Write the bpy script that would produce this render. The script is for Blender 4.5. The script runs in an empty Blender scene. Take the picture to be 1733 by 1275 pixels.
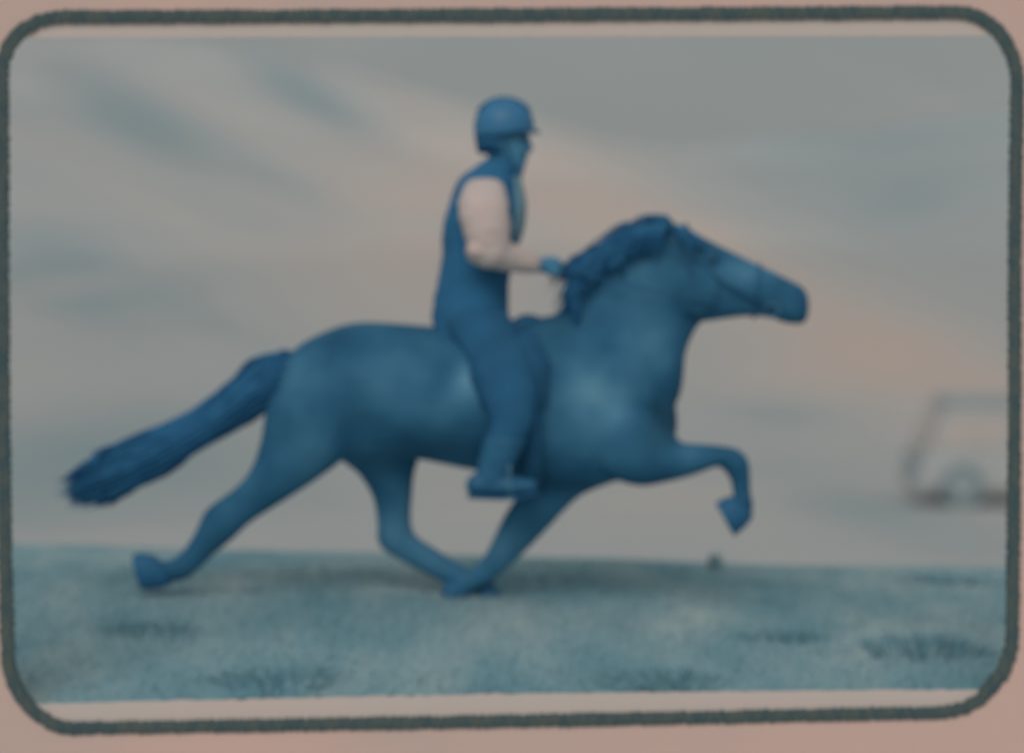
import bpy, bmesh, math, random
from mathutils import Vector, noise
random.seed(7)
R = math.radians
PI = math.pi
S = bpy.context.scene
C = S.collection

# ------------------------------------------------------------------ camera
CAM_D, CAM_Z, FPX, CX, HY = 14.0, 1.65, 5390.0, 866.5, 365.0
cam = bpy.data.cameras.new('camera')
camo = bpy.data.objects.new('camera', cam)
C.objects.link(camo)
camo.location = (0, -CAM_D, CAM_Z)
camo.rotation_euler = (R(90), 0, 0)
cam.sensor_width = 36.0
cam.lens = 36.0 * FPX / 1733.0
cam.shift_y = -(637.5 - HY) / 1733.0
cam.clip_start, cam.clip_end = 0.1, 6000
cam.dof.use_dof = True
cam.dof.focus_distance = 9.2
cam.dof.aperture_fstop = 1.28
S.camera = camo

# ------------------------------------------------------------------ world, sun, exposure
SUN_EL, SUN_AZ = 40.0, 193.0          # azimuth clockwise from +Y (north): behind the camera, a little to its left
w = bpy.data.worlds.new('World')
S.world = w
w.use_nodes = True
nt = w.node_tree
nt.nodes.clear()
def N(nt, t, **kw):
    n = nt.nodes.new(t)
    for k, v in kw.items():
        setattr(n, k, v)
    return n
def ramp(nt, stops, interp='LINEAR'):
    n = nt.nodes.new('ShaderNodeValToRGB')
    n.color_ramp.interpolation = interp
    e = n.color_ramp.elements
    while len(e) < len(stops):
        e.new(0.5)
    for el, (p, c) in zip(e, stops):
        el.position = p
        el.color = (*c, 1)
    return n
sky = N(nt, 'ShaderNodeTexSky', sky_type='NISHITA', sun_disc=False)
sky.sun_elevation, sky.sun_rotation = R(SUN_EL), R(SUN_AZ)
tc = N(nt, 'ShaderNodeTexCoord')
# overcast layer: long soft streaks of cloud, the same all round the sky
mp = N(nt, 'ShaderNodeMapping')
mp.vector_type = 'TEXTURE'
mp.inputs['Rotation'].default_value = (0, R(24), 0)
mp.inputs['Scale'].default_value = (0.22, 0.5, 0.045)
nz = N(nt, 'ShaderNodeTexNoise')
nz.inputs['Scale'].default_value = 1.0
nz.inputs['Detail'].default_value = 3.0
nt.links.new(tc.outputs['Generated'], mp.inputs['Vector'])
nt.links.new(mp.outputs['Vector'], nz.inputs['Vector'])
rc = ramp(nt, [(0.30, (2.08, 2.42, 2.36)), (0.50, (2.40, 2.60, 2.58)), (0.70, (2.86, 2.84, 2.76))], 'EASE')
nt.links.new(nz.outputs['Fac'], rc.inputs['Fac'])
mixs = N(nt, 'ShaderNodeMix', data_type='RGBA')
mixs.inputs['Factor'].default_value = 0.97
nt.links.new(sky.outputs['Color'], mixs.inputs['A'])
nt.links.new(rc.outputs['Color'], mixs.inputs['B'])
bg = N(nt, 'ShaderNodeBackground')
bg.inputs['Strength'].default_value = 0.1
nt.links.new(mixs.outputs['Result'], bg.inputs['Color'])
wo = N(nt, 'ShaderNodeOutputWorld')
nt.links.new(bg.outputs['Background'], wo.inputs['Surface'])

sl = bpy.data.lights.new('sun', 'SUN')
sl.energy = 1.25
sl.angle = R(42)
sl.color = (1.0, 0.975, 0.955)
so = bpy.data.objects.new('sun', sl)
C.objects.link(so)
az = R(SUN_AZ)
sd = Vector((math.sin(az) * math.cos(R(SUN_EL)), math.cos(az) * math.cos(R(SUN_EL)), math.sin(R(SUN_EL))))
so.rotation_euler = sd.to_track_quat('Z', 'Y').to_euler()
so.location = sd * 50

vs = S.view_settings
vs.view_transform = 'Standard'
vs.look = 'None'
vs.exposure = 0.0
vs.gamma = 1.0
vs.use_curve_mapping = False

# ------------------------------------------------------------------ helpers
def P(x, y, Y=0.0):
    """a point of the side-view drawing (1733 x 1275 grid) put at depth Y, in metres"""
    d = CAM_D + Y
    return Vector(((x - CX) / FPX * d, Y, CAM_Z - (y - HY) / FPX * d))
PXM = FPX / CAM_D                                  # drawing units per metre at Y = 0

def obj(name, bm, mat=None, parent=None, smooth=True):
    me = bpy.data.meshes.new(name)
    bm.to_mesh(me)
    bm.free()
    return objm(name, me, mat, parent, smooth)
def objm(name, me, mat=None, parent=None, smooth=True):
    if smooth:
        for p in me.polygons:
            p.use_smooth = True
    me.name = name
    o = bpy.data.objects.new(name, me)
    C.objects.link(o)
    if mat:
        me.materials.clear()
        me.materials.append(mat)
    if parent:
        o.parent = parent
        o.matrix_parent_inverse = parent.matrix_basis.inverted()
    return o
def tag(o, label=None, cat=None, group=None, kind=None):
    if label: o['label'] = label
    if cat: o['category'] = cat
    if group: o['group'] = group
    if kind: o['kind'] = kind
    return o
def thing(name, loc, label, cat, group=None):
    o = bpy.data.objects.new(name, None)
    C.objects.link(o)
    o.location = loc
    o.empty_display_size = 0.2
    return tag(o, label, cat, group)

def ring_verts(bm, c, ax, ay, n=20, e=2.0):
    vs_ = []
    for i in range(n):
        t = 2 * PI * i / n
        ct, st = math.cos(t), math.sin(t)
        ct = math.copysign(abs(ct) ** (2 / e), ct)
        st = math.copysign(abs(st) ** (2 / e), st)
        vs_.append(bm.verts.new(c + ax * ct + ay * st))
    return vs_
def skin_rings(bm, rings, cap=True):
    n = len(rings[0])
    for a, b in zip(rings, rings[1:]):
        for i in range(n):
            bm.faces.new((a[i], a[(i + 1) % n], b[(i + 1) % n], b[i]))
    if cap:
        bm.faces.new(list(reversed(rings[0])))
        bm.faces.new(rings[-1])
def cr(p0, p1, p2, p3, t):
    return 0.5 * ((2 * p1) + (p2 - p0) * t + (2 * p0 - 5 * p1 + 4 * p2 - p3) * t * t + (3 * p1 - p0 - 3 * p2 + p3) * t ** 3)
def loft(bm, st, sub=3, n=20, e=2.0, dome=True):
    """st: list of (xa,ya, xb,yb, lateral, Y[, Yedge]) - two outline points and a lateral half width in drawing units"""
    data = []
    for s in st:
        xa, ya, xb, yb, lat, Y = s[:6]
        a, b = P(xa, ya, Y), P(xb, yb, Y)
        data.append(((a + b) / 2, (a - b) / 2, lat / PXM))
    fine = []
    m = len(data)
    for k in range(m - 1):
        d0, d1, d2, d3 = data[max(k - 1, 0)], data[k], data[k + 1], data[min(k + 2, m - 1)]
        for j in range(sub):
            t = j / sub
            fine.append((cr(d0[0], d1[0], d2[0], d3[0], t), cr(d0[1], d1[1], d2[1], d3[1], t), cr(d0[2], d1[2], d2[2], d3[2], t)))
    fine.append(data[-1])
    if dome:
        def cap(c0, c1, grow):
            out = []
            dirn = (c0[0] - c1[0])
            if dirn.length < 1e-6: return out
            dirn.normalize()
            L = min(c0[1].length, c0[2]) * 0.8
            for f in (0.35, 0.65, 0.87, 0.985):
                k = math.sqrt(1 - f * f)
                out.append((c0[0] + dirn * L * f, c0[1] * k, c0[2] * k))
            return out
        A = cap(fine[0], fine[1], 1)
        B = cap(fine[-1], fine[-2], 1)
        fine = list(reversed(A)) + fine + B
    rings = []
    for c, h, l in fine:
        rings.append(ring_verts(bm, c, h, Vector((0, max(l, 0.001), 0)), n, e))
    skin_rings(bm, rings)
def tube(bm, pts, rad, n=8, cap=True):
    """pts: Vectors; rad: number or list"""
    if not isinstance(rad, (list, tuple)): rad = [rad] * len(pts)
    rings = []
    prev = None
    for i, p in enumerate(pts):
        t = (pts[min(i + 1, len(pts) - 1)] - pts[max(i - 1, 0)]).normalized()
        ref = Vector((0, 1, 0)) if abs(t.y) < 0.9 else Vector((1, 0, 0))
        u = t.cross(ref).normalized() if prev is None else (prev - t * prev.dot(t)).normalized()
        prev = u
        v = t.cross(u)
        rings.append(ring_verts(bm, p, u * rad[i], v * rad[i], n))
    skin_rings(bm, rings, cap)
def spline(pts, sub=6):
    out = []
    m = len(pts)
    for k in range(m - 1):
        a, b, c, d = pts[max(k - 1, 0)], pts[k], pts[k + 1], pts[min(k + 2, m - 1)]
        for j in range(sub):
            out.append(cr(a, b, c, d, j / sub))
    out.append(pts[-1])
    return out
def ball(bm, c, r, seg=14, rings=10):
    ret = bmesh.ops.create_uvsphere(bm, u_segments=seg, v_segments=rings, radius=1.0)
    for v in ret['verts']:
        v.co = Vector((v.co.x * r[0], v.co.y * r[1], v.co.z * r[2])) + c
def box(bm, c, s, bev=0.0):
    ret = bmesh.ops.create_cube(bm, size=1.0)
    for v in ret['verts']:
        v.co = Vector((v.co.x * s[0], v.co.y * s[1], v.co.z * s[2])) + c
    if bev:
        es = list({e for v in ret['verts'] for e in v.link_edges})
        bmesh.ops.bevel(bm, geom=es, offset=bev, segments=2, affect='EDGES', profile=0.5)
def fuse(bm, voxel, smooth=4, fac=0.5):
    """melt overlapping closed shapes into one continuous skin"""
    bmesh.ops.recalc_face_normals(bm, faces=bm.faces)
    me = bpy.data.meshes.new('tmp')
    bm.to_mesh(me)
    bm.free()
    o = bpy.data.objects.new('tmp', me)
    C.objects.link(o)
    r = o.modifiers.new('r', 'REMESH')
    r.mode = 'VOXEL'
    r.voxel_size = voxel
    r.use_smooth_shade = True
    if smooth:
        s = o.modifiers.new('s', 'SMOOTH')
        s.factor = fac
        s.iterations = smooth
    dg = bpy.context.evaluated_depsgraph_get()
    res = bpy.data.meshes.new_from_object(o.evaluated_get(dg))
    bpy.data.objects.remove(o)
    bpy.data.meshes.remove(me)
    return res

def srgb(r, g, b, k=1.0):
    f = lambda c: (c / 255 / 12.92) if c <= 10 else ((c / 255 + 0.055) / 1.055) ** 2.4
    return (min(f(r) * k, 0.95), min(f(g) * k, 0.95), min(f(b) * k, 0.95))
def mat(name, stops, scale=6.0, detail=4.0, rough=0.8, bump=0.0, bscale=60.0, spec=0.25, stretch=(1, 1, 1), attr=None, space='Object'):
    m = bpy.data.materials.new(name)
    m.use_nodes = True
    t = m.node_tree
    b = t.nodes['Principled BSDF']
    b.inputs['Roughness'].default_value = rough
    b.inputs['Specular IOR Level'].default_value = spec
    co = N(t, 'ShaderNodeTexCoord')
    ma = N(t, 'ShaderNodeMapping')
    ma.inputs['Scale'].default_value = stretch
    t.links.new(co.outputs[space], ma.inputs['Vector'])
    z = N(t, 'ShaderNodeTexNoise')
    z.inputs['Scale'].default_value = scale
    z.inputs['Detail'].default_value = detail
    t.links.new(ma.outputs['Vector'], z.inputs['Vector'])
    r = ramp(t, stops)
    t.links.new(z.outputs['Fac'], r.inputs['Fac'])
    col = r.outputs['Color']
    if attr:
        at = N(t, 'ShaderNodeAttribute', attribute_name=attr)
        mx = N(t, 'ShaderNodeMix', data_type='RGBA', blend_type='MULTIPLY')
        mx.inputs['Factor'].default_value = 1.0
        t.links.new(col, mx.inputs['A'])
        t.links.new(at.outputs['Color'], mx.inputs['B'])
        col = mx.outputs['Result']
    t.links.new(col, b.inputs['Base Color'])
    if bump:
        z2 = N(t, 'ShaderNodeTexNoise')
        z2.inputs['Scale'].default_value = bscale
        z2.inputs['Detail'].default_value = 5.0
        t.links.new(ma.outputs['Vector'], z2.inputs['Vector'])
        bp = N(t, 'ShaderNodeBump')
        bp.inputs['Strength'].default_value = bump
        bp.inputs['Distance'].default_value = 0.01
        t.links.new(z2.outputs['Fac'], bp.inputs['Height'])
        t.links.new(bp.outputs['Normal'], b.inputs['Normal'])
    return m
def two(c, d=0.12):
    return [(0.3, tuple(x * (1 - d) for x in c)), (0.7, tuple(x * (1 + d) for x in c))]

# ------------------------------------------------------------------ materials
KB = 1.85       # printed tone -> surface colour in this light
M = {}
M['card'] = mat('card_paper', [(0.3, srgb(167, 146, 138, 1.84)), (0.7, srgb(177, 148, 138, 1.84))], 1.1, 3, 0.9, 0.15, 900, 0.1)
M['margin'] = mat('margin_paper', [(0.3, srgb(168, 158, 151, 1.75)), (0.7, srgb(172, 157, 150, 1.75))], 1.3, 3, 0.9, 0.1, 900, 0.1)
M['ink'] = mat('border_ink', [(0.35, srgb(58, 74, 78, 1.7)), (0.65, srgb(74, 82, 78, 1.7))], 1.0, 2, 0.85, 0.0, 40, 0.15, stretch=(40, 1, 14))
M['shaded_coat'] = mat('horse_coat', [(0.3, srgb(35, 84, 113, 1.52)), (0.7, srgb(46, 95, 122, 1.52))], 5, 4, 0.75, 0.25, 130, 0.2, attr='shaded_coat')
M['hair'] = mat('horse_hair', [(0.3, srgb(30, 78, 112, KB)), (0.7, srgb(40, 90, 122, KB))], 14, 3, 0.7, 0, 60, 0.2)
M['hoof'] = mat('hoof_horn', two(srgb(36, 82, 112, KB)), 30, 3, 0.6)
M['eye'] = mat('eye_dark', two(srgb(38, 84, 110, 1.3)), 30, 2, 0.2, spec=0.5)
M['tack'] = mat('tack_leather', two(srgb(36, 83, 114, 1.6)), 20, 4, 0.55, 0.2, 200)
M['metal'] = mat('tack_metal', two(srgb(62, 105, 128, KB)), 20, 2, 0.35, spec=0.5)
M['vest'] = mat('vest_fabric', two(srgb(38, 87, 119, KB)), 9, 4, 0.9, 0.4, 60)
M['sleeve'] = mat('shirt_fabric', [(0.3, srgb(162, 150, 146, 1.85)), (0.7, srgb(174, 155, 148, 1.85))], 7, 3, 0.9, 0.35, 30)
M['breech'] = mat('breeches_fabric', two(srgb(36, 83, 114, 1.65)), 9, 4, 0.9, 0.3, 60)
M['boot'] = mat('boot_leather', two(srgb(40, 88, 117, 1.6)), 15, 3, 0.5, 0.1, 90)
M['skin'] = mat('rider_skin', two(srgb(58, 107, 133, KB), 0.08), 20, 3, 0.6)
M['helmet'] = mat('helmet_shell', two(srgb(44, 94, 126, KB), 0.08), 12, 2, 0.45, spec=0.4)
M['helmet_dark'] = mat('helmet_trim', two(srgb(38, 84, 114, KB), 0.08), 12, 2, 0.7)
M['shirt_front'] = mat('shirt_front', two(srgb(96, 124, 136, 1.75), 0.08), 9, 3, 0.9, 0.3, 40)
M['rhair'] = mat('rider_hair', two(srgb(34, 80, 110, KB), 0.2), 40, 2, 0.7)
GK = 2.15
M['grass'] = mat('grass_blades', [(0.30, srgb(82, 113, 123, GK)), (0.45, srgb(99, 124, 130, GK)), (0.6, srgb(114, 132, 135, GK)), (0.72, srgb(136, 146, 145, GK))], 1.9, 5, 0.85, 0, 60, 0.1, stretch=(1, .32, 1))
M['soil'] = mat('bank_turf', [(0.30, srgb(80, 111, 121, GK)), (0.45, srgb(97, 123, 129, GK)), (0.6, srgb(114, 132, 135, GK)), (0.72, srgb(136, 146, 145, GK))], 1.9, 5, 0.95, 0.6, 30, 0.1, stretch=(1, .32, 1))
M['tussock'] = mat('tussock_grass', [(0.3, srgb(74, 107, 118, GK)), (0.7, srgb(96, 123, 130, GK))], 5, 3, 0.85)
M['van'] = mat('van_paint', two(srgb(146, 147, 146, 1.75), 0.05), 3, 2, 0.5, spec=0.3)
M['vanglass'] = mat('van_glass', two(srgb(158, 149, 144, 1.7), 0.05), 2, 2, 0.3, spec=0.4)
M['vandark'] = mat('van_rubber', two(srgb(112, 127, 131, 1.4), 0.1), 5, 2, 0.8)
M['vantrim'] = mat('van_trim', two(srgb(135, 141, 142, 1.7), 0.06), 5, 2, 0.7)

def tonemat(name, k, nscale):
    # cool to warm tones; the mesh attribute sets the tone at each place
    m = bpy.data.materials.new(name)
    m.use_nodes = True
    t = m.node_tree
    b = t.nodes['Principled BSDF']
    b.inputs['Roughness'].default_value = 0.95
    b.inputs['Specular IOR Level'].default_value = 0.05
    at = N(t, 'ShaderNodeAttribute', attribute_name='ground_tone')
    co = N(t, 'ShaderNodeTexCoord')
    z = N(t, 'ShaderNodeTexNoise')
    z.inputs['Scale'].default_value = nscale
    z.inputs['Detail'].default_value = 4
    t.links.new(co.outputs['Object'], z.inputs['Vector'])
    ma = N(t, 'ShaderNodeMath', operation='MULTIPLY_ADD')
    ma.inputs[1].default_value = 0.35
    t.links.new(z.outputs['Fac'], ma.inputs[0])
    t.links.new(at.outputs['Fac'], ma.inputs[2])
    sb = N(t, 'ShaderNodeMath', operation='SUBTRACT')
    sb.inputs[1].default_value = 0.175
    t.links.new(ma.outputs[0], sb.inputs[0])
    r = ramp(t, [(0.0, srgb(112, 131, 137, k)), (0.25, srgb(130, 138, 139, k)), (0.5, srgb(146, 147, 146, k)), (0.75, srgb(158, 151, 146, k)), (1.0, srgb(168, 151, 142, k))])
    t.links.new(sb.outputs[0], r.inputs['Fac'])
    t.links.new(r.outputs['Color'], b.inputs['Base Color'])
    return m
M['field'] = tonemat('far_field', 1.80, .25)
M['hill'] = tonemat('hillside', 1.9, .03)
# cooler (minus) and warmer (plus) patches: centre, radii, tilt, amount
TONE_PATCHES = [(230, 200, 150, 50, 27, -.36), (530, 165, 130, 32, 30, -.44), (480, 305, 120, 22, 28, -.24), (120, 470, 130, 65, 22, -.36), (330, 530, 200, 24, 24, -.16),
         (400, 210, 160, 22, 30, .12), (300, 370, 220, 30, 26, .12), (700, 150, 60, 40, 30, .08),
         (1500, 210, 330, 170, 0, -.24), (1000, 130, 230, 60, 0, -.14), (1530, 350, 90, 40, -10, -.12), (660, 380, 190, 220, 0, .26), (1000, 330, 200, 110, 20, .26), (1210, 430, 120, 45, 32, .16),
         (1400, 530, 430, 85, 22, .34), (1430, 640, 260, 80, 5, .26), (1660, 740, 90, 90, 0, .16), (800, 480, 160, 200, 0, .14), (100, 640, 160, 60, 0, .02),
         (120, 790, 260, 90, -8, -.34), (420, 800, 200, 90, 0, -.12), (1330, 700, 120, 20, 5, -.28), (1480, 870, 240, 45, 16, -.22), (1200, 840, 160, 50, 0, .12), (760, 880, 120, 60, 0, .08)]
def ground_tone(p):
    d = p.y + CAM_D
    if d < 5: return 0.5
    x = CX + p.x / d * FPX
    y = HY + (CAM_Z - p.z) / d * FPX
    v = 0.5
    for cx_, cy_, rx, ry, tl, a in TONE_PATCHES:
        c_, s_ = math.cos(R(tl)), math.sin(R(tl))
        dx, dy = x - cx_, y - cy_
        u, w_ = (dx * c_ + dy * s_) / rx, (-dx * s_ + dy * c_) / ry
        q = u * u + w_ * w_
        if q < 9: v += a * math.exp(-q)
    return v
def paint(o):
    at = o.data.color_attributes.new('ground_tone', 'FLOAT_COLOR', 'POINT')
    for i, v in enumerate(o.data.vertices):
        k = ground_tone(v.co)
        at.data[i].color = (k, k, k, 1)
    return o

# ------------------------------------------------------------------ ground, bank, hills
def nz3(x, y, z=0.0): return noise.noise(Vector((x, y, z)))
def ground_z(x, y):
    if y < 2: base = -0.76
    elif y < 22:
        t = (y - 2) / 20
        base = -0.76 - 2.54 * (3 * t * t - 2 * t ** 3)
    else: base = -3.3
    far = max(0.0, y - 70)
    base += far * 0.012 + 0.25 * nz3(x * .04, y * .04) * min(1, max(0, (y - 25) / 20))
    return base
def bank_z(x, y):
    tl = 0.026 * min(1.0, 1 + 0.92 * min(0, y) / 2.15)
    z = -0.05 - tl * x + 0.012 * nz3(x * 1.3, y * 1.3, 3) + 0.02 * nz3(x * .5, y * .5, 8)
    if y > 0: z += 0.018 * min(y, 1.6) / 1.6
    else: z -= 0.155 * (-y / 2.15) ** 1.3
    if y > 1.6:
        t = min(1.0, (y - 1.6) / 4.2)
        z -= 1.5 * t * t * (3 - 2 * t)
    ex = max(0.0, abs(x) - 5.5)
    z -= 0.25 * ex ** 1.4
    return z
def axis(segs):
    out = []
    for a, b, n in segs:
        out += [a + (b - a) * i / n for i in range(n)]
    out.append(segs[-1][1])
    return out
def sheet(name, xs, ys, f, m, parent=None):
    bm = bmesh.new()
    g = [[bm.verts.new((x, y, f(x, y))) for x in xs] for y in ys]
    for j in range(len(ys) - 1):
        for i in range(len(xs) - 1):
            bm.faces.new((g[j][i], g[j][i + 1], g[j + 1][i + 1], g[j + 1][i]))
    return obj(name, bm, m, parent)
gx = axis([(-2500, -200, 12), (-200, -30, 17), (-30, 30, 150), (30, 200, 17), (200, 2500, 12)])
gy = axis([(-60, -5, 6), (-5, 30, 36), (30, 140, 110), (140, 2600, 40)])
tag(paint(sheet('ground', gx, gy, ground_z, M['field'])), kind='structure')

def hill_z(x, y):
    # a broad mountain side rising to the left with gullies running down to the right, and a lower shoulder right
    t = max(0.0, min(1.0, (y - 150) / 420))
    crest = 10 + 34 / (1 + math.exp((x + 30) / 28)) + 16 / (1 + math.exp(-(x - 60) / 22))
    rid = 5.0 * nz3(x * .02 + y * .006, y * .012, 5) + 2.2 * nz3(x * .06 + 0.03 * y, y * .03, 9)
    return -3.6 + (crest + rid * 1.2) * t * t * (3 - 2 * t) - max(0, (y - 600)) * 0.05
hx = axis([(-700, -130, 14), (-130, 130, 130), (130, 700, 14)])
hy = axis([(150, 640, 120), (640, 900, 4)])
tag(paint(sheet('hills', hx, hy, hill_z, M['hill'])), kind='structure')

bx_ = axis([(-8.5, -4, 18), (-4, 4, 80), (4, 8.5, 18)])
by_ = axis([(-2.16, 2.2, 56), (2.2, 6.2, 14)])
bank = sheet('grass_bank', bx_, by_, bank_z, M['soil'])
tag(bank, kind='structure')
# close its front face and ends down to the ground
bm = bmesh.new()
bm.from_mesh(bank.data)
ed = [e for e in bm.edges if e.is_boundary]
ret = bmesh.ops.extrude_edge_only(bm, edges=ed)
for v in [g for g in ret['geom'] if isinstance(g, bmesh.types.BMVert)]:
    v.co.z = min(-0.8, v.co.z - 0.3)
bm.to_mesh(bank.data)
bm.free()

# grass: short blades all over the bank
def blade(bm, p, h, wd, lean, ang):
    d = Vector((math.cos(ang), math.sin(ang), 0)) * wd
    tip = p + Vector((lean[0], lean[1], h))
    mid = p + Vector((lean[0] * .35, lean[1] * .35, h * .55))
    a, b = bm.verts.new(p - d), bm.verts.new(p + d)
    c, e = bm.verts.new(mid + d * .7), bm.verts.new(mid - d * .7)
    t = bm.verts.new(tip)
    bm.faces.new((a, b, c, e))
    bm.faces.new((e, c, t))
bm = bmesh.new()
rg = random.Random(3)
for i in range(52000):
    x = rg.uniform(-4.6, 4.6)
    y = rg.uniform(-2.15, 1.6)
    k = 0.5 + 0.5 * nz3(x * 1.6, y * 1.6, 2)
    h = rg.uniform(0.014, 0.036) * (0.6 + 0.9 * k) * (0.55 if y > .9 else 1)
    blade(bm, Vector((x, y, bank_z(x, y) - 0.004)), h, rg.uniform(0.002, 0.0045), (rg.gauss(0.006, 0.014), rg.gauss(0, 0.014)), rg.uniform(0, PI))
tag(obj('grass', bm, M['grass'], smooth=False), 'short trampled grass covering the bank', 'grass', kind='stuff')

# darker tussocks that can be told apart
TUS = [
    (1560, 1105, 0.105, 0.23, 'broad dark grass tussock at the lower right, near the border corner'),
    (1125, 1158, 0.075, 0.20, 'dark low tussock at the foot of the bank below the raised foreleg'),
    (1610, 985, 0.05, 0.20, 'dark tussock on the crest of the bank under the van'),
    (255, 1068, 0.06, 0.17, 'small dark tussock on the bank below the trailing hind hoof'),
    (470, 1150, 0.06, 0.22, 'flat dark tussock at the foot of the bank, left of centre'),
    (1330, 1080, 0.05, 0.14, 'small thin tussock in the middle of the bank to the right'),
]
def solve_y(x, y):
    lo, hi = -2.1, 2.0
    for _ in range(40):
        md = (lo + hi) / 2
        p = P(x, y, md)
        if p.z > bank_z(p.x, md): lo = md
        else: hi = md
    return (lo + hi) / 2
for (x, y, h, rad, lab) in TUS:
    Y = solve_y(x, y)
    p = P(x, y, Y)
    bm = bmesh.new()
    for i in range(300):
        a = rg.uniform(0, 2 * PI)
        r = rad * math.sqrt(rg.random()) * (1 + .28 * nz3(math.cos(a) * 1.3 + x, math.sin(a) * 1.3, 6))
        q = Vector((p.x + r * math.cos(a) * 1.15, Y + r * math.sin(a) * 0.95, 0))
        if q.y < -2.1: q.y = -2.1
        q.z = bank_z(q.x, q.y) - 0.004
        hh = h * rg.uniform(0.4, 1.1) * max(.25, 1.1 - (r / rad) ** 2 * 0.7)
        blade(bm, q, hh, rg.uniform(0.003, 0.006), (math.cos(a) * r * .4 + rg.gauss(0, .01), math.sin(a) * r * .3), rg.uniform(0, PI))
    tag(obj('grass_tussock', bm, M['tussock'], smooth=False), lab, 'tussock', 'dark tussocks on the bank')
Y = 1.45
p = P(1210, 955, Y)
bm = bmesh.new()
for i in range(90):
    a = rg.uniform(0, 2 * PI)
    r = 0.035 * math.sqrt(rg.random())
    q = Vector((p.x + r * math.cos(a), Y + r * math.sin(a), 0))
    q.z = bank_z(q.x, q.y) - 0.004
    blade(bm, q, rg.uniform(0.05, 0.10), 0.004, (rg.gauss(0, .012), rg.gauss(0, .01)), rg.uniform(0, PI))
tag(obj('grass_tuft', bm, M['grass'], smooth=False), 'narrow upright tuft of grass on the crest under the raised front hoof', 'grass tuft')

# ------------------------------------------------------------------ pale van in the field behind
def make_van():
    Y = 40.0
    base = P(1545, 862, Y)
    gz = ground_z(base.x + 2, Y)
    t = thing('van', (base.x, Y, gz), 'pale blurred van parked in the field behind the bank, cut by the right border', 'van')
    x0 = base.x
    def prof(bm, pts, y0, y1):
        a = [bm.verts.new((x0 + px, y0, gz + pz)) for px, pz in pts]
        b = [bm.verts.new((x0 + px, y1, gz + pz)) for px, pz in pts]
        n = len(pts)
        bm.faces.new(a); bm.faces.new(list(reversed(b)))
        for i in range(n):
            bm.faces.new((a[i], b[i], b[(i + 1) % n], a[(i + 1) % n]))
        bmesh.ops.recalc_face_normals(bm, faces=bm.faces)
        bmesh.ops.bevel(bm, geom=bm.edges[:], offset=0.03, segments=2, affect='EDGES')
    bm = bmesh.new()
    prof(bm, [(0.0, .28), (0.0, .72), (0.10, .92), (0.38, 1.62), (0.55, 1.72), (4.1, 1.74), (4.25, 1.6), (4.3, .3)], Y - .85, Y + .85)
    obj('body', bm, M['van'], t, smooth=False)
    bm = bmesh.new()
    prof(bm, [(0.42, 1.68), (0.50, 1.80), (4.1, 1.82), (4.2, 1.70)], Y - .87, Y + .87)
    obj('roof', bm, M['vantrim'], t, smooth=False)
    for (a, b) in (((0.52, 1.55), (1.5, 1.55)), ((1.62, 1.55), (2.75, 1.55)), ((2.87, 1.55), (4.0, 1.55))):
        bm = bmesh.new()
        l0 = a[0] - (0.26 if a[0] < 1 else 0)
        prof(bm, [(l0, 1.0), (a[0], a[1]), (b[0], b[1]), (b[0], 1.0)], Y - .875, Y - .84)
        obj('window', bm, M['vanglass'], t, smooth=False)
    bm = bmesh.new()
    prof(bm, [(0.05, .98), (0.09, .95), (0.36, 1.58), (0.32, 1.60)], Y - .72, Y + .72)
    obj('windscreen', bm, M['vanglass'], t, smooth=False)
    bm = bmesh.new()
    box(bm, Vector((x0 - .03, Y, gz + .42)), (.14, 1.74, .26), .03)
    obj('bumper', bm, M['vantrim'], t, smooth=False)
    for s in (-1, 1):
        bm = bmesh.new()
        box(bm, Vector((x0 + .0, Y + s * .62, gz + .72)), (.10, .34, .2), .03)
        obj('headlight', bm, M['vandark'], t, smooth=False)
        for wx in (.72, 3.5):
            bm = bmesh.new()
            bmesh.ops.create_cone(bm, cap_ends=True, segments=24, radius1=.36, radius2=.36, depth=.22)
            for v in bm.verts:
                v.co = Vector((v.co.x + x0 + wx, v.co.z + Y + s * .80, v.co.y + gz + .36))
            wh = obj('wheel', bm, M['vandark'], t, smooth=False)
            bm = bmesh.new()
            bmesh.ops.create_cone(bm, cap_ends=True, segments=16, radius1=.2, radius2=.16, depth=.05)
            for v in bm.verts:
                v.co = Vector((v.co.x + x0 + wx, v.co.z * s + Y + s * .925, v.co.y + gz + .36))
            bmesh.ops.recalc_face_normals(bm, faces=bm.faces)
            obj('hubcap', bm, M['vantrim'], wh, smooth=False)
make_van()

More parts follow.
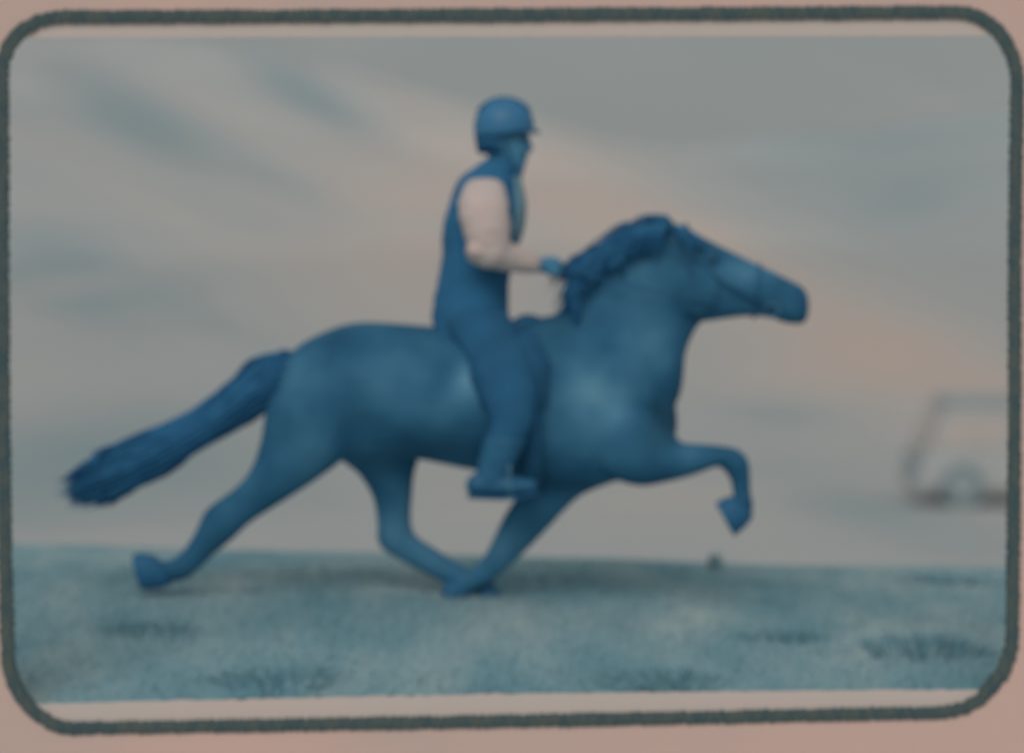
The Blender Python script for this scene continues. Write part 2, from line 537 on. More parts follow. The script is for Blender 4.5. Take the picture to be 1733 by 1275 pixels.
# ------------------------------------------------------------------ horse
def make_horse():
    t = thing('horse', P(866, 1000), 'stocky blue toned horse in full stride with streaming mane and tail, ridden across the bank', 'horse')
    bm = bmesh.new()
    # trunk
    loft(bm, [(480, 635, 465, 672, 34, 0), (492, 598, 458, 735, 72, 0), (530, 570, 500, 772, 88, 0), (600, 546, 590, 782, 98, 0),
              (690, 549, 690, 776, 102, 0), (780, 556, 780, 792, 104, 0), (860, 552, 860, 806, 102, 0), (930, 534, 930, 818, 90, 0),
              (1000, 532, 1000, 822, 82, 0), (1060, 535, 1055, 812, 76, 0), (1095, 570, 1092, 790, 64, 0), (1118, 640, 1116, 750, 46, 0)], 3, 28, 2.2)
    # neck and head
    loft(bm, [(925, 560, 1113, 742, 66, 0), (962, 500, 1152, 668, 54, 0), (1012, 450, 1160, 600, 42, 0), (1060, 416, 1176, 560, 36, 0),
              (1105, 392, 1186, 545, 33, 0), (1135, 382, 1190, 525, 28, 0)], 3, 24, 2.2)
    loft(bm, [(1118, 384, 1142, 500, 26, 0), (1150, 380, 1158, 540, 34, 0), (1185, 398, 1192, 544, 35, 0), (1225, 419, 1226, 540, 30, 0),
              (1270, 441, 1262, 536, 25, 0), (1308, 459, 1300, 538, 22, 0), (1338, 474, 1328, 547, 23, 0), (1352, 481, 1348, 549, 22, 0),
              (1356, 484, 1353, 549, 20, 0)], 3, 20, 2.3)
    # cheek, eye ridge, nostril, lip
    for s in (-1, 1):
        ball(bm, P(1178, 492, s * .085), (.10, .03, .115))
        ball(bm, P(1205, 432, s * .078), (.035, .022, .022))
        ball(bm, P(1344, 500, s * .05), (.022, .016, .018))
        # ears, laid back
        loft(bm, [(1146, 384, 1128, 392, 7, s * .055), (1138, 370, 1114, 380, 8, s * .065), (1126, 364, 1108, 370, 6, s * .068), (1114, 362, 1106, 364, 2, s * .066)], 2, 12)
    # near hind leg, stretched out behind
    loft(bm, [(620, 610, 505, 610, 48, -.10), (622, 700, 454, 680, 58, -.12), (592, 765, 442, 740, 50, -.135), (548, 804, 426, 790, 38, -.14),
              (482, 848, 400, 824, 26, -.14), (426, 884, 370, 846, 21, -.14), (394, 914, 346, 866, 20, -.14), (364, 938, 327, 905, 15, -.14),
              (340, 962, 304, 937, 13, -.14), (318, 980, 284, 950, 16, -.14), (300, 986, 270, 948, 14, -.14), (286, 988, 258, 944, 14, -.14)], 3, 18)
    # far hind leg, under the belly
    loft(bm, [(720, 690, 560, 670, 52, .11), (712, 765, 574, 770, 46, .14), (702, 800, 604, 800, 36, .16), (698, 842, 630, 840, 27, .17),
              (696, 880, 638, 886, 23, .175), (704, 906, 640, 922, 20, .18), (730, 924, 668, 944, 16, .18), (762, 944, 716, 970, 14, .18),
              (792, 962, 752, 988, 16, .18), (812, 972, 780, 997, 14, .18), (822, 976, 792, 1002, 14, .18)], 3, 18)
    # far foreleg, swept back
    loft(bm, [(1080, 690, 930, 710, 40, .09), (1056, 800, 918, 785, 38, .10), (985, 838, 895, 812, 29, .10), (938, 884, 864, 855, 23, .10),
              (906, 918, 846, 886, 21, .10), (872, 952, 828, 925, 16, .10), (842, 978, 808, 955, 14, .10), (822, 992, 788, 966, 16, .10),
              (804, 1000, 775, 976, 14, .10), (798, 1003, 768, 980, 14, .10)], 3, 18)
    # near foreleg, raised and folded
    loft(bm, [(1062, 640, 950, 700, 44, -.09), (1138, 728, 1010, 792, 46, -.11), (1152, 748, 1072, 822, 38, -.12), (1182, 751, 1122, 818, 28, -.125),
              (1216, 754, 1176, 804, 23, -.13), (1248, 760, 1212, 790, 21, -.13), (1266, 778, 1226, 798, 20, -.13), (1270, 806, 1236, 814, 15, -.13),
              (1271, 834, 1240, 836, 14, -.13), (1276, 858, 1240, 846, 16, -.13), (1272, 868, 1240, 843, 14, -.13), (1268, 876, 1234, 846, 14, -.13)], 3, 18)
    me = fuse(bm, 0.012, 5)
    # coat: random mottling, with light and shade painted in by place on the animal
    at = me.color_attributes.new('shaded_coat', 'FLOAT_COLOR', 'POINT')
    lit_patches = [(1262, 462, 75, 26, .6), (1085, 560, 75, 100, .48), (990, 680, 60, 80, .95), (800, 632, 30, 32, 1.25), (720, 655, 85, 50, .55),
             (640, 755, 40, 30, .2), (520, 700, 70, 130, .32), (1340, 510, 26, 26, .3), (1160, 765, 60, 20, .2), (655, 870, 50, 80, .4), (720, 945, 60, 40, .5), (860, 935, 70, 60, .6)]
    shade_patches = [(1110, 730, 50, 80, .28), (1165, 560, 30, 60, .15), (950, 570, 80, 60, .28), (740, 745, 120, 30, .22), (640, 690, 50, 50, .12), (905, 760, 60, 40, .2), (1140, 410, 50, 30, .3)]
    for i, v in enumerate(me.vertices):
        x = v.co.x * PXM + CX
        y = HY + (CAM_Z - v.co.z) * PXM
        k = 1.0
        for sx, sy, rx, ry, a in lit_patches:
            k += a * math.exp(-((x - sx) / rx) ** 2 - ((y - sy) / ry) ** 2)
        for sx, sy, rx, ry, a in shade_patches:
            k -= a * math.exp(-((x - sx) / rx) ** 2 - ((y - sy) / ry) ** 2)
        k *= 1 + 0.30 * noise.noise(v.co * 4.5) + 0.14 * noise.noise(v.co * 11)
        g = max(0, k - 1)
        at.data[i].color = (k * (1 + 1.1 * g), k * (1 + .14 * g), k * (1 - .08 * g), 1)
    objm('body', me, M['shaded_coat'], t)
    # hooves
    for st in ([(292, 990, 264, 942, 19, -.14), (264, 998, 234, 936, 24, -.14), (240, 998, 224, 944, 25, -.14)],
               [(826, 974, 794, 1006, 18, .18), (836, 986, 800, 1012, 23, .18), (850, 1008, 812, 1014, 24, .18)],
               [(800, 1004, 766, 976, 18, .10), (784, 1012, 752, 988, 23, .10), (770, 1016, 746, 1004, 23, .10)],
               [(1276, 872, 1238, 840, 18, -.13), (1262, 892, 1224, 844, 23, -.13), (1242, 908, 1211, 852, 25, -.13)]):
        bm = bmesh.new()
        loft(bm, st, 3, 18, 2.2, dome=False)
        bmesh.ops.recalc_face_normals(bm, faces=bm.faces)
        obj('hoof', bm, M['hoof'], t)
    for s in (-1, 1):
        bm = bmesh.new()
        ball(bm, P(1206, 440, s * .088), (.02, .012, .017))
        obj('eye', bm, M['eye'], t)
    # mane: a thick fall of locks along the crest, blown back
    crest = spline([P(974, 478), P(990, 458), P(1012, 440), P(1060, 408), P(1105, 385), P(1138, 378)], 8)
    r2 = random.Random(11)
    bm = bmesh.new()
    m = len(crest)
    for i in range(1700):
        u = (r2.random() ** 1.25) * (m - 1.001)
        k = int(u)
        p = crest[k].lerp(crest[k + 1], u - k)
        f = u / (m - 1)
        side = r2.choice((-1, -1, -1, 1, 1, 0))
        q_ = max(0.0, min(1.0, 1.25 - f / .36))
        L = r2.uniform(.14, .30) * (1.0 - .5 * f)
        up = r2.uniform(.015, .055) * (1.25 - .8 * f)
        p0 = p + Vector((r2.gauss(0, .006), side * .02, -.025))
        p1 = p0 + Vector((-.015, side * .03, up))
        p2 = p1 + Vector((-L * r2.uniform(.2, .55) * (1 - q_), side * r2.uniform(.02, .055), -L * r2.uniform(.05, .35)))
        p3 = p2 + Vector((-L * r2.uniform(-.05, .45) * (1 - 1.2 * q_), side * r2.uniform(.0, .03), -L * r2.uniform(.3, .85)))
        rr = r2.uniform(.004, .009)
        tube(bm, spline([p0, p1, p2, p3], 3), [rr * q for q in (.8, 1, 1.1, 1.15, 1.15, 1.1, 1, .85, .6, .2)], 5)
    # loose hairs lifted by the wind
    for i in range(160):
        u = r2.random() * (m - 1.001)
        k = int(u)
        p = crest[k].lerp(crest[k + 1], u - k)
        L = r2.uniform(.05, .11)
        p0 = p + Vector((0, r2.uniform(-.02, .02), 0))
        p1 = p0 + Vector((-.02, 0, .035))
        p2 = p1 + Vector((-L * .6, r2.gauss(0, .02), r2.uniform(-.02, .015)))
        p3 = p2 + Vector((-L * .5, r2.gauss(0, .02), -L * r2.uniform(.2, .8)))
        tube(bm, [p0, p1, p2, p3], [.004, .004, .003, .001], 4)
    obj('mane', bm, M['hair'], t)
    bm = bmesh.new()
    for i in range(60):
        s = r2.uniform(-1, 1)
        p0 = P(1136 + r2.uniform(-8, 8), 382, s * .03)
        p1 = p0 + Vector((.025, s * .03, -.008))
        p2 = p1 + Vector((r2.uniform(.04, .09), s * .04, r2.uniform(-.06, -.045)))
        p3 = p2 + Vector((r2.uniform(.0, .05), s * .02, -.05))
        tube(bm, spline([p0, p1, p2, p3], 3), [.008 * q for q in (.8, 1, 1, 1, 1, 1, .9, .7, .5, .2)], 5)
    obj('forelock', bm, M['hair'], t)
    # tail
    bm = bmesh.new()
    top = [(496, 596), (440, 604), (385, 650), (330, 694), (240, 736), (160, 768), (112, 800)]
    bot = [(478, 660), (446, 696), (400, 722), (352, 752), (270, 806), (190, 852), (120, 856)]
    for i in range(900):
        f = r2.random()
        a = r2.uniform(0, 2 * PI)
        rr = math.sqrt(r2.random()) * .94
        fz = 0.5 + 0.5 * rr * math.sin(a)
        lat = rr * math.cos(a)
        end = r2.choice((4.0, 5.0, 5.6, 6, 6, 6, 6, 6)) * r2.uniform(.92, 1.0)
        pts = []
        for k in range(7):
            if k > end + .5: break
            x = top[k][0] + (bot[k][0] - top[k][0]) * fz
            y = top[k][1] + (bot[k][1] - top[k][1]) * fz
            wl = (.055, .085, .10, .105, .11, .10, .075)[k]
            pts.append(P(x + r2.gauss(0, 5), y + r2.gauss(0, 3.0), lat * wl))
        if r2.random() < .5 and len(pts) == 7:
            pts[6] = pts[6] + Vector((r2.uniform(-.05, .16), 0, r2.uniform(-.045, .02)))
        sp = spline(pts, 3)
        sp = sp[:max(8, int(len(sp) * min(1, r2.uniform(.74, 1.12))))]
        q = len(sp)
        tube(bm, sp, [r2.uniform(.005, .009) * (1.0 if j < q * .7 else max(.12, (q - j) / (q * .3))) for j in range(q)], 5)
    obj('tail', bm, M['hair'], t)
    return t
make_horse()

# ------------------------------------------------------------------ saddle and bridle
def make_saddle():
    t = thing('saddle', P(830, 545), 'dark riding saddle strapped on the back of the horse beneath the rider', 'saddle')
    bm = bmesh.new()
    loft(bm, [(752, 545, 756, 572, 40, 0), (775, 548, 778, 580, 58, 0), (810, 556, 812, 590, 62, 0), (850, 550, 850, 585, 56, 0),
              (885, 532, 884, 572, 44, 0), (908, 534, 904, 566, 30, 0)], 4, 20, 2.4)
    objm('seat', fuse(bm, .01, 4), M['tack'], t)
    for s in (-1, 1):
        bm = bmesh.new()
        pts = [(790, 575), (905, 560), (930, 610), (925, 680), (900, 715), (850, 715), (815, 690), (795, 640)]
        inn, out = [], []
        for (x, y) in pts:
            z = P(x, y).z
            yy = .255 - max(0, (640 - y)) / 100 * .09
            inn.append(bm.verts.new(P(x, y, s * (yy))))
            out.append(bm.verts.new(P(x, y, s * (yy + .02))))
        n = len(pts)
        ci = bm.verts.new(P(858, 640, s * .262)); co_ = bm.verts.new(P(858, 640, s * .287))
        for i in range(n):
            bm.faces.new((inn[i], inn[(i + 1) % n], ci)); bm.faces.new((out[(i + 1) % n], out[i], co_))
            bm.faces.new((inn[i], out[i], out[(i + 1) % n], inn[(i + 1) % n]))
        bmesh.ops.recalc_face_normals(bm, faces=bm.faces)
        obj('flap', bm, M['tack'], t)
        # stirrup
        bm = bmesh.new()
        tube(bm, [P(862, 600, s * .24), P(868, 700, s * .31), P(862, 770, s * .345)], .012, 6)
        obj('stirrup_leather', bm, M['tack'], t)
        bm = bmesh.new()
        arch = [P(862 + 2, 838, s * (.335 + .055)), P(862, 800, s * (.335 + .052)), P(862, 778, s * (.335 + .02)), P(862, 772, s * .335),
                P(862, 778, s * (.335 - .02)), P(862, 800, s * (.335 - .052)), P(864, 838, s * (.335 - .055))]
        tube(bm, spline(arch, 4), .007, 6)
        box(bm, P(864, 843, s * .335), (.05, .125, .012), .004)
        obj('stirrup_iron', bm, M['metal'], t)
    bm = bmesh.new()
    pr = []
    for i in range(33):
        a = 2 * PI * i / 32
        c = P(900, 688)
        pr.append(Vector((c.x, math.cos(a) * .252, c.z + math.sin(a) * .355 * .97)))
    for a, b in zip(pr, pr[1:]):
        pass
    rings = []
    for p in pr[:-1]:
        nrm = Vector((0, p.y, p.z - P(900, 688).z)).normalized()
        rings.append([bm.verts.new(p + Vector((-.045, 0, 0))), bm.verts.new(p + Vector((.045, 0, 0))),
                      bm.verts.new(p + Vector((.045, 0, 0)) + nrm * .016), bm.verts.new(p + Vector((-.045, 0, 0)) + nrm * .016)])
    rings.append(rings[0])
    for a, b in zip(rings, rings[1:]):
        for i in range(4):
            bm.faces.new((a[i], a[(i + 1) % 4], b[(i + 1) % 4], b[i]))
    bmesh.ops.recalc_face_normals(bm, faces=bm.faces)
    obj('girth', bm, M['tack'], t)
make_saddle()

HANDS = {}
def make_bridle():
    t = thing('bridle', P(1200, 450), 'dark leather bridle with long reins on the head of the horse', 'bridle')
    def loop(xa, ya, xb, yb, lat, r=.009, name='noseband'):
        a, b = P(xa, ya), P(xb, yb)
        c, h = (a + b) / 2, (a - b) / 2
        bm = bmesh.new()
        pts = [c + h * math.cos(2 * PI * i / 28) * 1.04 + Vector((0, lat / PXM * 1.12 * math.sin(2 * PI * i / 28), 0)) for i in range(29)]
        tube(bm, pts, r, 6, cap=False)
        obj(name, bm, M['tack'], t)
    loop(1286, 449, 1276, 537, 24, .006)
    loop(1160, 384, 1178, 548, 37, name='headpiece')
    loop(1164, 386, 1150, 420, 33, name='browband')
    for s in (-1, 1):
        bm = bmesh.new()
        tube(bm, [P(1166, 425, s * .098), P(1225, 480, s * .094), P(1300, 520, s * .072)], .006, 6)
        obj('cheekpiece', bm, M['tack'], t)
        bm = bmesh.new()
        c = P(1306, 526, s * .072)
        tube(bm, [c + Vector((math.cos(2 * PI * i / 16) * .03, 0, math.sin(2 * PI * i / 16) * .03)) for i in range(17)], .005, 6, cap=False)
        obj('bit_ring', bm, M['metal'], t)
        bm = bmesh.new()
        tube(bm, spline([P(1300, 530, s * .075), P(1200, 512, s * .125), P(1080, 486, s * .155), P(1000, 468, s * .15), P(948, 458, s * .115), P(936, 470, s * .113)], 5), .005, 6)
        obj('rein', bm, M['tack'], t)
make_bridle()

# ------------------------------------------------------------------ rider
def make_rider():
    t = thing('person', P(800, 560), 'rider in dark vest, pale shirt and helmet sitting upright on the horse holding the reins', 'person')
    torso = [(852, 575, 738, 572, 58, 0), (856, 530, 736, 530, 56, 0), (856, 485, 744, 482, 50, 0), (864, 435, 752, 440, 52, 0),
             (876, 385, 754, 390, 60, 0), (880, 345, 764, 345, 64, 0), (872, 312, 784, 306, 58, 0), (866, 292, 806, 286, 40, 0)]
    neck = [(870, 310, 815, 300, 24, 0), (874, 285, 826, 280, 21, 0), (878, 262, 824, 255, 20, 0)]
    head = [(886, 287, 862, 285, 14, 0), (890, 277, 838, 270, 23, 0), (892, 262, 820, 258, 27, 0), (892, 246, 812, 246, 29, 0),
            (890, 230, 808, 230, 30, 0), (888, 212, 808, 212, 30, 0), (880, 194, 814, 194, 27, 0), (866, 183, 828, 183, 18, 0)]
    def arm_u(s, g=0): return [(846 + g, 318, 792 - g, 320, 24 + g, s * .160), (852 + g, 340, 784 - g, 345, 26 + g, s * .20),
                               (852 + g, 388, 790 - g, 392, 24 + g, s * .225), (850 + g, 425, 800 - g, 430, 21 + g, s * .23)]
    def arm_f(s, g=0): return [(815, 408 - g, 810, 446 + g, 20 + g, s * .23), (850, 417 - g, 848, 452 + g, 19 + g, s * .215),
                               (890, 432 - g, 886, 458 + g, 15 + g, s * .17), (918, 440 - g * .6, 916, 461 + g * .6, 12 + g * .6, s * .13)]
    def leg(s, g=0): return [(858, 525, 748, 545, 34 + g, s * .09), (888 + g, 595, 795 - g, 615, 34 + g, s * .21), (904 + g, 655, 818 - g, 675, 31 + g, s * .285),
                             (902 + g, 706, 834 - g, 715, 27 + g, s * .32), (886 + g, 748, 824 - g, 745, 25 + g, s * .325),
                             (866 + g, 785, 816 - g, 778, 20 + g, s * .33), (850 + g, 815, 810 - g, 808, 16 + g, s * .335)]
    def foot(s, g=0): return [(806, 806 - g, 800, 834 + g, 15 + g, s * .335), (840, 806 - g, 836, 836 + g, 17 + g, s * .335), (872, 810 - g, 870, 836 + g, 18 + g, s * .335), (900, 815 - g, 898, 832 + g, 13 + g, s * .335)]
    bm = bmesh.new()
    loft(bm, torso, 3, 24, 2.3)
    loft(bm, neck, 3, 16)
    loft(bm, head, 3, 20, 2.2)
    # nose, brow, lips, chin, ears
    loft(bm, [(896, 228, 884, 232, 4, 0), (899, 242, 884, 244, 6, 0), (903, 251, 886, 253, 8, 0), (898, 257, 886, 258, 7, 0)], 2, 10)
    for s in (-1, 1):
        ball(bm, P(889, 226, s * .03), (.014, .024, .008))
        ball(bm, P(842, 244, s * .078), (.02, .010, .032))
        ball(bm, P(880, 256, s * .042), (.02, .022, .02))
        loft(bm, arm_u(s), 3, 16)
        loft(bm, arm_f(s), 3, 16)
        loft(bm, leg(s), 3, 18)
        loft(bm, foot(s), 3, 16)
        # hand: palm, four curled fingers, thumb
        hy_ = s * .115
        loft(bm, [(914, 441, 912, 461, 9, hy_ + s * .008), (926, 438, 924, 464, 10, hy_), (936, 440, 934, 466, 10, hy_)], 2, 14)
        for k in range(4):
            zz = 441 + k * 7.2
            ln = (1.0, 1.1, 1.04, .86)[k]
            o0 = P(934, zz, hy_ + s * .012)
            pts = [o0 + Vector((-.02, 0, 0)), o0 + Vector((.02 * ln, s * .004, -.001)), o0 + Vector((.037 * ln, -s * .012, -.003)),
                   o0 + Vector((.030 * ln, -s * .034, -.004)), o0 + Vector((.010 * ln, -s * .038, -.004))]
            tube(bm, spline(pts, 3), [.0085] * 10 + [.008, .0075, .006], 8)
        o0 = P(920, 441, hy_ - s * .012)
        tube(bm, spline([o0 + Vector((-.01, 0, 0)), o0 + Vector((.02, -s * .012, .008)), o0 + Vector((.045, -s * .012, .008)), o0 + Vector((.062, -s * .006, .002))], 3),
             [.011] * 4 + [.010] * 4 + [.008, .006], 8)
    ball(bm, P(889, 264, 0), (.012, .024, .006))
    ball(bm, P(888, 269, 0), (.012, .02, .006))
    objm('body', fuse(bm, .0055, 3, .4), M['skin'], t)
    for s in (-1, 1):
        bm = bmesh.new()
        ball(bm, P(887, 236, s * .031), (.012, .014, .010))
        obj('eye', bm, M['eye'], t)
    # vest with high collar
    g = 5
    bm = bmesh.new()
    loft(bm, [(a + g, b, c - g, d, l + g, Y) for a, b, c, d, l, Y in torso[:6]] + [(874, 308, 778, 302, 70, 0), (872, 292, 800, 285, 54, 0)], 4, 28, 2.3)
    loft(bm, [(884, 312, 806, 296, 32, 0), (884, 292, 818, 282, 27, 0), (884, 276, 820, 268, 25, 0)], 3, 20, dome=False)
    me = fuse(bm, .008, 4)
    for v in me.vertices:                      # cloth folds
        n_ = v.co.normalized()
        f = noise.noise(Vector((v.co.x * 9, v.co.y * 9, v.co.z * 22))) * .005
        v.co.x += f
    objm('vest', me, M['vest'], t)
    bm = bmesh.new()
    loft(bm, [(880, 410, 840, 410, 30, 0), (888, 385, 840, 385, 42, 0), (891, 345, 840, 345, 46, 0), (885, 312, 840, 312, 38, 0), (880, 298, 846, 298, 24, 0)], 4, 20, 2.3)
    objm('shirt_front', fuse(bm, .008, 3), M['shirt_front'], t)
    for s in (-1, 1):
        bm = bmesh.new()
        loft(bm, [(854, 318, 782, 321, 31, s * .168), (861, 345, 774, 350, 35, s * .207), (864, 388, 784, 394, 34, s * .232), (864, 426, 798, 436, 30, s * .24)], 4, 20)
        loft(bm, [(812, 396, 806, 449, 30, s * .24), (850, 404, 846, 458, 29, s * .222), (884, 419, 880, 462, 24, s * .18), (908, 430, 905, 463, 19, s * .145)], 4, 20)
        me = fuse(bm, .008, 4)
        for v in me.vertices:
            f = noise.noise(Vector((v.co.x * 12 + 4, v.co.y * 12, v.co.z * 26))) * .007
            v.co.x += f; v.co.y += f
        objm('shirt_sleeve', me, M['sleeve'], t)
    bm = bmesh.new()
    loft(bm, [(a + 3, b, c - 3, d, l + 4, Y) for a, b, c, d, l, Y in [(850, 590, 742, 585, 60, 0)] + torso[0:3]], 3, 24, 2.3)
    for s in (-1, 1):
        loft(bm, leg(s, 4)[:5], 4, 20)
    me = fuse(bm, .009, 4)
    for v in me.vertices:
        v.co.y += noise.noise(v.co * 14) * .004
    objm('breeches', me, M['breech'], t)
    for s in (-1, 1):
        bm = bmesh.new()
        L = leg(s, 6)
        loft(bm, L[4:], 4, 18)
        loft(bm, foot(s, 4), 3, 16)
        b = objm('boot', fuse(bm, .007, 3), M['boot'], t)
        bm = bmesh.new()
        loft(bm, [(794, 836, 794, 844, 17, s * .335), (836, 839, 836, 846, 20, s * .335), (880, 838, 880, 845, 20, s * .335), (908, 831, 908, 838, 12, s * .335)], 2, 12, 3)
        bmesh.ops.recalc_face_normals(bm, faces=bm.faces)
        obj('sole', bm, M['tack'], b)
    # helmet
    bm = bmesh.new()
    c = P(853, 212)
    rx, rz, ry = 51 / PXM, 47 / PXM, .118
    rings = []
    nn = 36
    for j in range(0, 13):
        e = R(-14 + (90 + 14) * j / 12)
        rr = []
        for i in range(nn):
            a = 2 * PI * i / nn
            x = math.cos(a) * math.cos(e) * rx
            drop = (-.03 if j == 0 else -.015 if j == 1 else 0) * (0.5 - 0.5 * math.cos(a)) 
            rr.append(bm.verts.new(c + Vector((x, math.sin(a) * math.cos(e) * ry, math.sin(e) * rz + drop))) if j < 12 else None)
        if j < 12: rings.append(rr)
    topv = bm.verts.new(c + Vector((0, 0, rz)))
    for a, b in zip(rings, rings[1:]):
        for i in range(nn):
            bm.faces.new((a[i], a[(i + 1) % nn], b[(i + 1) % nn], b[i]))
    for i in range(nn):
        bm.faces.new((rings[-1][i], rings[-1][(i + 1) % nn], topv))
    bm.normal_update()
    h = obj('helmet', bm, M['helmet'], t)
    so_ = h.modifiers.new('thick', 'SOLIDIFY')
    so_.thickness = .012
    so_.offset = -1
    bm = bmesh.new()
    ra, rb = [], []
    for i in range(13):
        a = R(-62 + 124 * i / 12)
        p = c + Vector((math.cos(a) * rx * .98, math.sin(a) * ry * .98, -.022))
        k = math.cos(a) ** 1.2 if math.cos(a) > 0 else 0
        q = p + Vector((.026 * k + .004, 0, -.016 * k))
        ra.append([bm.verts.new(p), bm.verts.new(q), bm.verts.new(q + Vector((0, 0, .007))), bm.verts.new(p + Vector((0, 0, .012)))])
    for a, b in zip(ra, ra[1:]):
        for i in range(4):
            bm.faces.new((a[i], a[(i + 1) % 4], b[(i + 1) % 4], b[i]))
    bm.faces.new(ra[0]); bm.faces.new(ra[-1])
    bmesh.ops.recalc_face_normals(bm, faces=bm.faces)
    obj('visor', bm, M['helmet_dark'], h)
    bm = bmesh.new()
    for a in (-.5, 0, .5):                      # vent ridges
        tube(bm, [c + Vector((math.cos(R(e)) * rx * 1.01, a * .1 * math.cos(R(e)) , math.sin(R(e)) * rz * 1.01)) for e in range(30, 151, 12)], .006, 6)
    obj('ridge', bm, M['helmet_dark'], h)
    bm = bmesh.new()
    pts = [c + Vector((-.005, -.112, -.02)), P(858, 252, -.088), P(868, 278, -.062), P(876, 291, 0), P(868, 278, .062), P(858, 252, .088), c + Vector((-.005, .112, -.02))]
    tube(bm, spline(pts, 4), .006, 6)
    obj('chin_strap', bm, M['helmet_dark'], h)
    bm = bmesh.new()
    r3 = random.Random(5)
    for i in range(140):
        a = R(r3.uniform(105, 255))
        p0 = c + Vector((math.cos(a) * rx * .88, math.sin(a) * ry * .84, -.03))
        p1 = p0 + Vector((-.004, 0, -.045))
        p2 = p1 + Vector((.02 + r3.gauss(0, .006), -p0.y * .25, -.05))
        tube(bm, [p0, p1, p2], [.008, .008, .003], 5)
    obj('hair', bm, M['rhair'], t)
make_rider()

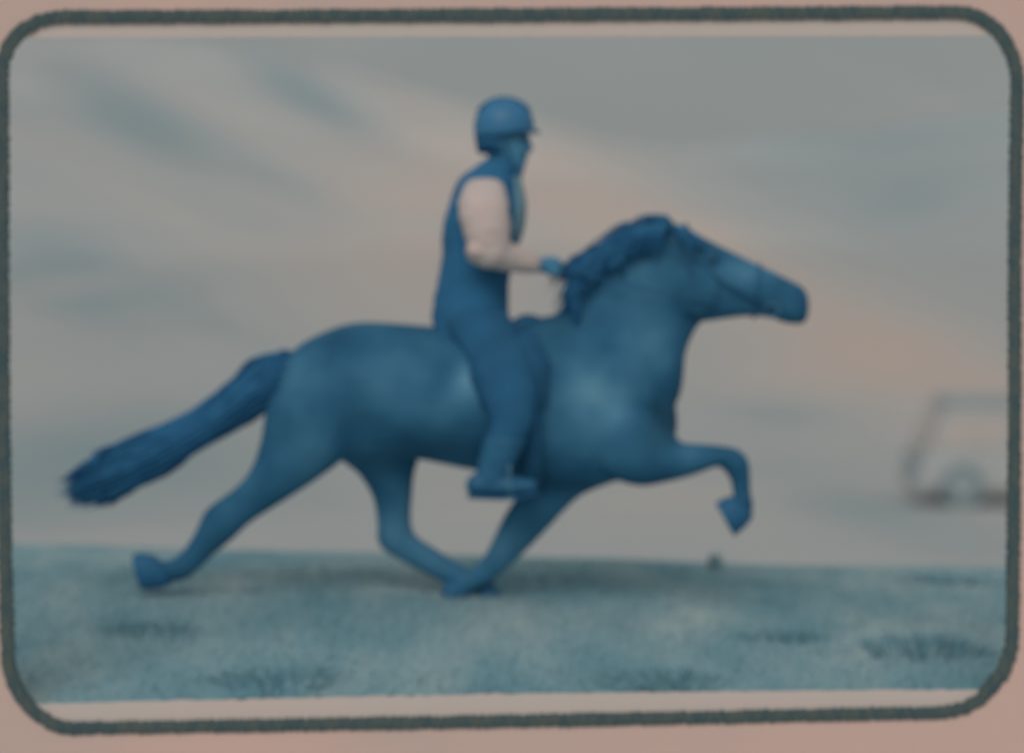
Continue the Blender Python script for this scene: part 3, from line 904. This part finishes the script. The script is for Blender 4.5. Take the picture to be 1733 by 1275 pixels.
# ------------------------------------------------------------------ the printed card with its rounded border
def make_card():
    YB = -2.2
    # centre line of the border, clockwise from the top left corner
    def arc(p0, pc, p1, n=14):
        out = []
        for i in range(n + 1):
            u = i / n
            # rational quadratic (circular) corner
            w_ = math.sqrt(.5)
            b0, b1, b2 = (1 - u) ** 2, 2 * u * (1 - u) * w_, u * u
            d = b0 + b1 + b2
            out.append(((b0 * p0[0] + b1 * pc[0] + b2 * p1[0]) / d, (b0 * p0[1] + b1 * pc[1] + b2 * p1[1]) / d))
        return out
    line = arc((3, 122), (2, 28), (108, 28)) + [(400, 27), (760, 25), (1100, 23), (1400, 21)]
    line += arc((1618, 20), (1723, 20), (1722, 140)) + [(1718, 420), (1718, 700), (1716, 900)]
    line += arc((1714, 1075), (1712, 1205), (1590, 1207)) + [(1300, 1213), (1000, 1219), (600, 1226), (300, 1231)]
    line += arc((130, 1234), (26, 1236), (13, 1118)) + [(8, 950), (5, 700), (3, 400)]
    # resample evenly
    def resample(pts, step):
        out = []
        n = len(pts)
        for i in range(n):
            a, b = pts[i], pts[(i + 1) % n]
            L = math.hypot(b[0] - a[0], b[1] - a[1])
            k = max(1, round(L / step))
            for j in range(k):
                out.append((a[0] + (b[0] - a[0]) * j / k, a[1] + (b[1] - a[1]) * j / k))
        return out
    fine = resample(line, 4.0)
    n = len(fine)
    nor = []
    for i in range(n):
        a, b = fine[i - 3], fine[(i + 3) % n]
        dx, dy = b[0] - a[0], b[1] - a[1]
        L = math.hypot(dx, dy)
        nor.append((dy / L, -dx / L))          # pointing out of the picture
    t = thing('printed_card', P(866, 1380, YB), 'large beige card with a dark rounded border line around the opening', 'card')
    def Q(x, y, dy=0.0):
        q = P(x, y, YB)
        q.y += dy
        return q
    # card sheet with rounded opening
    bm = bmesh.new()
    x0, x1, y0, y1 = -120, 1853, -60, 1461
    cxx, cyy = 866, 630
    def edge_pt(p):
        dx, dy = p[0] - cxx, p[1] - cyy
        k = 1e9
        if dx > 0: k = min(k, (x1 - cxx) / dx)
        if dx < 0: k = min(k, (x0 - cxx) / dx)
        if dy > 0: k = min(k, (y1 - cyy) / dy)
        if dy < 0: k = min(k, (y0 - cyy) / dy)
        return (cxx + dx * k, cyy + dy * k)
    th = .03
    fi = [bm.verts.new(Q(*p)) for p in fine]
    bi = [bm.verts.new(Q(*p, th)) for p in fine]
    eo = [edge_pt(p) for p in fine]
    for c_ in ((x0, y0), (x1, y0), (x1, y1), (x0, y1)):      # exact corners
        k = min(range(n), key=lambda i: (eo[i][0] - c_[0]) ** 2 + (eo[i][1] - c_[1]) ** 2)
        eo[k] = c_
    fo = [bm.verts.new(Q(*p)) for p in eo]
    bo = [bm.verts.new(Q(*p, th)) for p in eo]
    for i in range(n):
        j = (i + 1) % n
        bm.faces.new((fi[i], fi[j], fo[j], fo[i]))
        bm.faces.new((bi[j], bi[i], bo[i], bo[j]))
        bm.faces.new((fi[j], fi[i], bi[i], bi[j]))
        bm.faces.new((fo[i], fo[j], bo[j], bo[i]))
    bmesh.ops.recalc_face_normals(bm, faces=bm.faces)
    obj('card_sheet', bm, M['card'], t, smooth=False)
    # border line: raised ink with the slanting ragged edge of coarse printing
    bm = bmesh.new()
    rr = random.Random(21)
    rings = []
    s = 0.0
    for i in range(n):
        x, y = fine[i]
        s += 4.0
        ph = (x + 0.9 * y) / 12.5
        saw = (ph % 1.0) - .5
        tooth = 3.4 * saw + rr.gauss(0, .6)
        slow = 1.2 * nz3(x * .012, y * .012, 4)
        wo_ = 11.0 + tooth + slow
        wi = 10.5 - tooth + slow
        nx, ny = nor[i]
        o = (x + nx * wo_, y + ny * wo_)
        i_ = (x - nx * wi, y - ny * wi)
        rings.append([bm.verts.new(Q(*o, -.001)), bm.verts.new(Q(*o, -.006)), bm.verts.new(Q(x, y, -.009 + .002 * saw)), bm.verts.new(Q(*i_, -.006)), bm.verts.new(Q(*i_, th + .003)), bm.verts.new(Q(x + nx * .5, y + ny * .5, th + .003)), bm.verts.new(Q(x - nx * .5, y - ny * .5, -.001))])
    for k in range(n):
        a, b = rings[k], rings[(k + 1) % n]
        # front skin, inner edge, and back of the inner lip
        for u, v in ((0, 1), (1, 2), (2, 3), (3, 4)):
            bm.faces.new((a[u], a[v], b[v], b[u]))
    for k in range(n):
        for u in (5, 6):
            pass
    loose = [v for v in bm.verts if not v.link_faces]
    bmesh.ops.delete(bm, geom=loose, context='VERTS')
    bmesh.ops.recalc_face_normals(bm, faces=bm.faces)
    obj('border_line', bm, M['ink'], t, smooth=False)
    # pale margins left between border and picture, top and bottom
    def strip(pts):
        bm = bmesh.new()
        f = [bm.verts.new(Q(*p, .008)) for p in pts]
        b = [bm.verts.new(Q(*p, .026)) for p in pts]
        m = len(pts)
        bm.faces.new(f); bm.faces.new(list(reversed(b)))
        for i in range(m):
            bm.faces.new((f[i], b[i], b[(i + 1) % m], f[(i + 1) % m]))
        bmesh.ops.triangulate(bm, faces=bm.faces[:], ngon_method='EAR_CLIP')
        bmesh.ops.recalc_face_normals(bm, faces=bm.faces)
        obj('margin_strip', bm, M['margin'], t, smooth=False)
    r5 = random.Random(9)
    topl = [p for p in fine if p[1] < 62]
    topl.sort(key=lambda p: p[0])
    low = [(x, 63 - (x - 100) * .002 + 1.6 * nz3(x * .05, 1)) for x in range(1690, 40, -12)]
    strip(topl + low)
    def ybot(x): return 1194 - 24 * (x - 70) / 1580 - 6 * math.sin((x - 70) / 1580 * PI) * .8
    botl = [p for p in fine if p[1] > ybot(p[0]) + 1]
    botl.sort(key=lambda p: -p[0])
    low = [(x, ybot(x) + 2.2 * nz3(x * .06, 7) - 4 * max(0, nz3(x * .015, 3))) for x in range(60, 1670, 12)]
    strip(botl + low)
make_card()
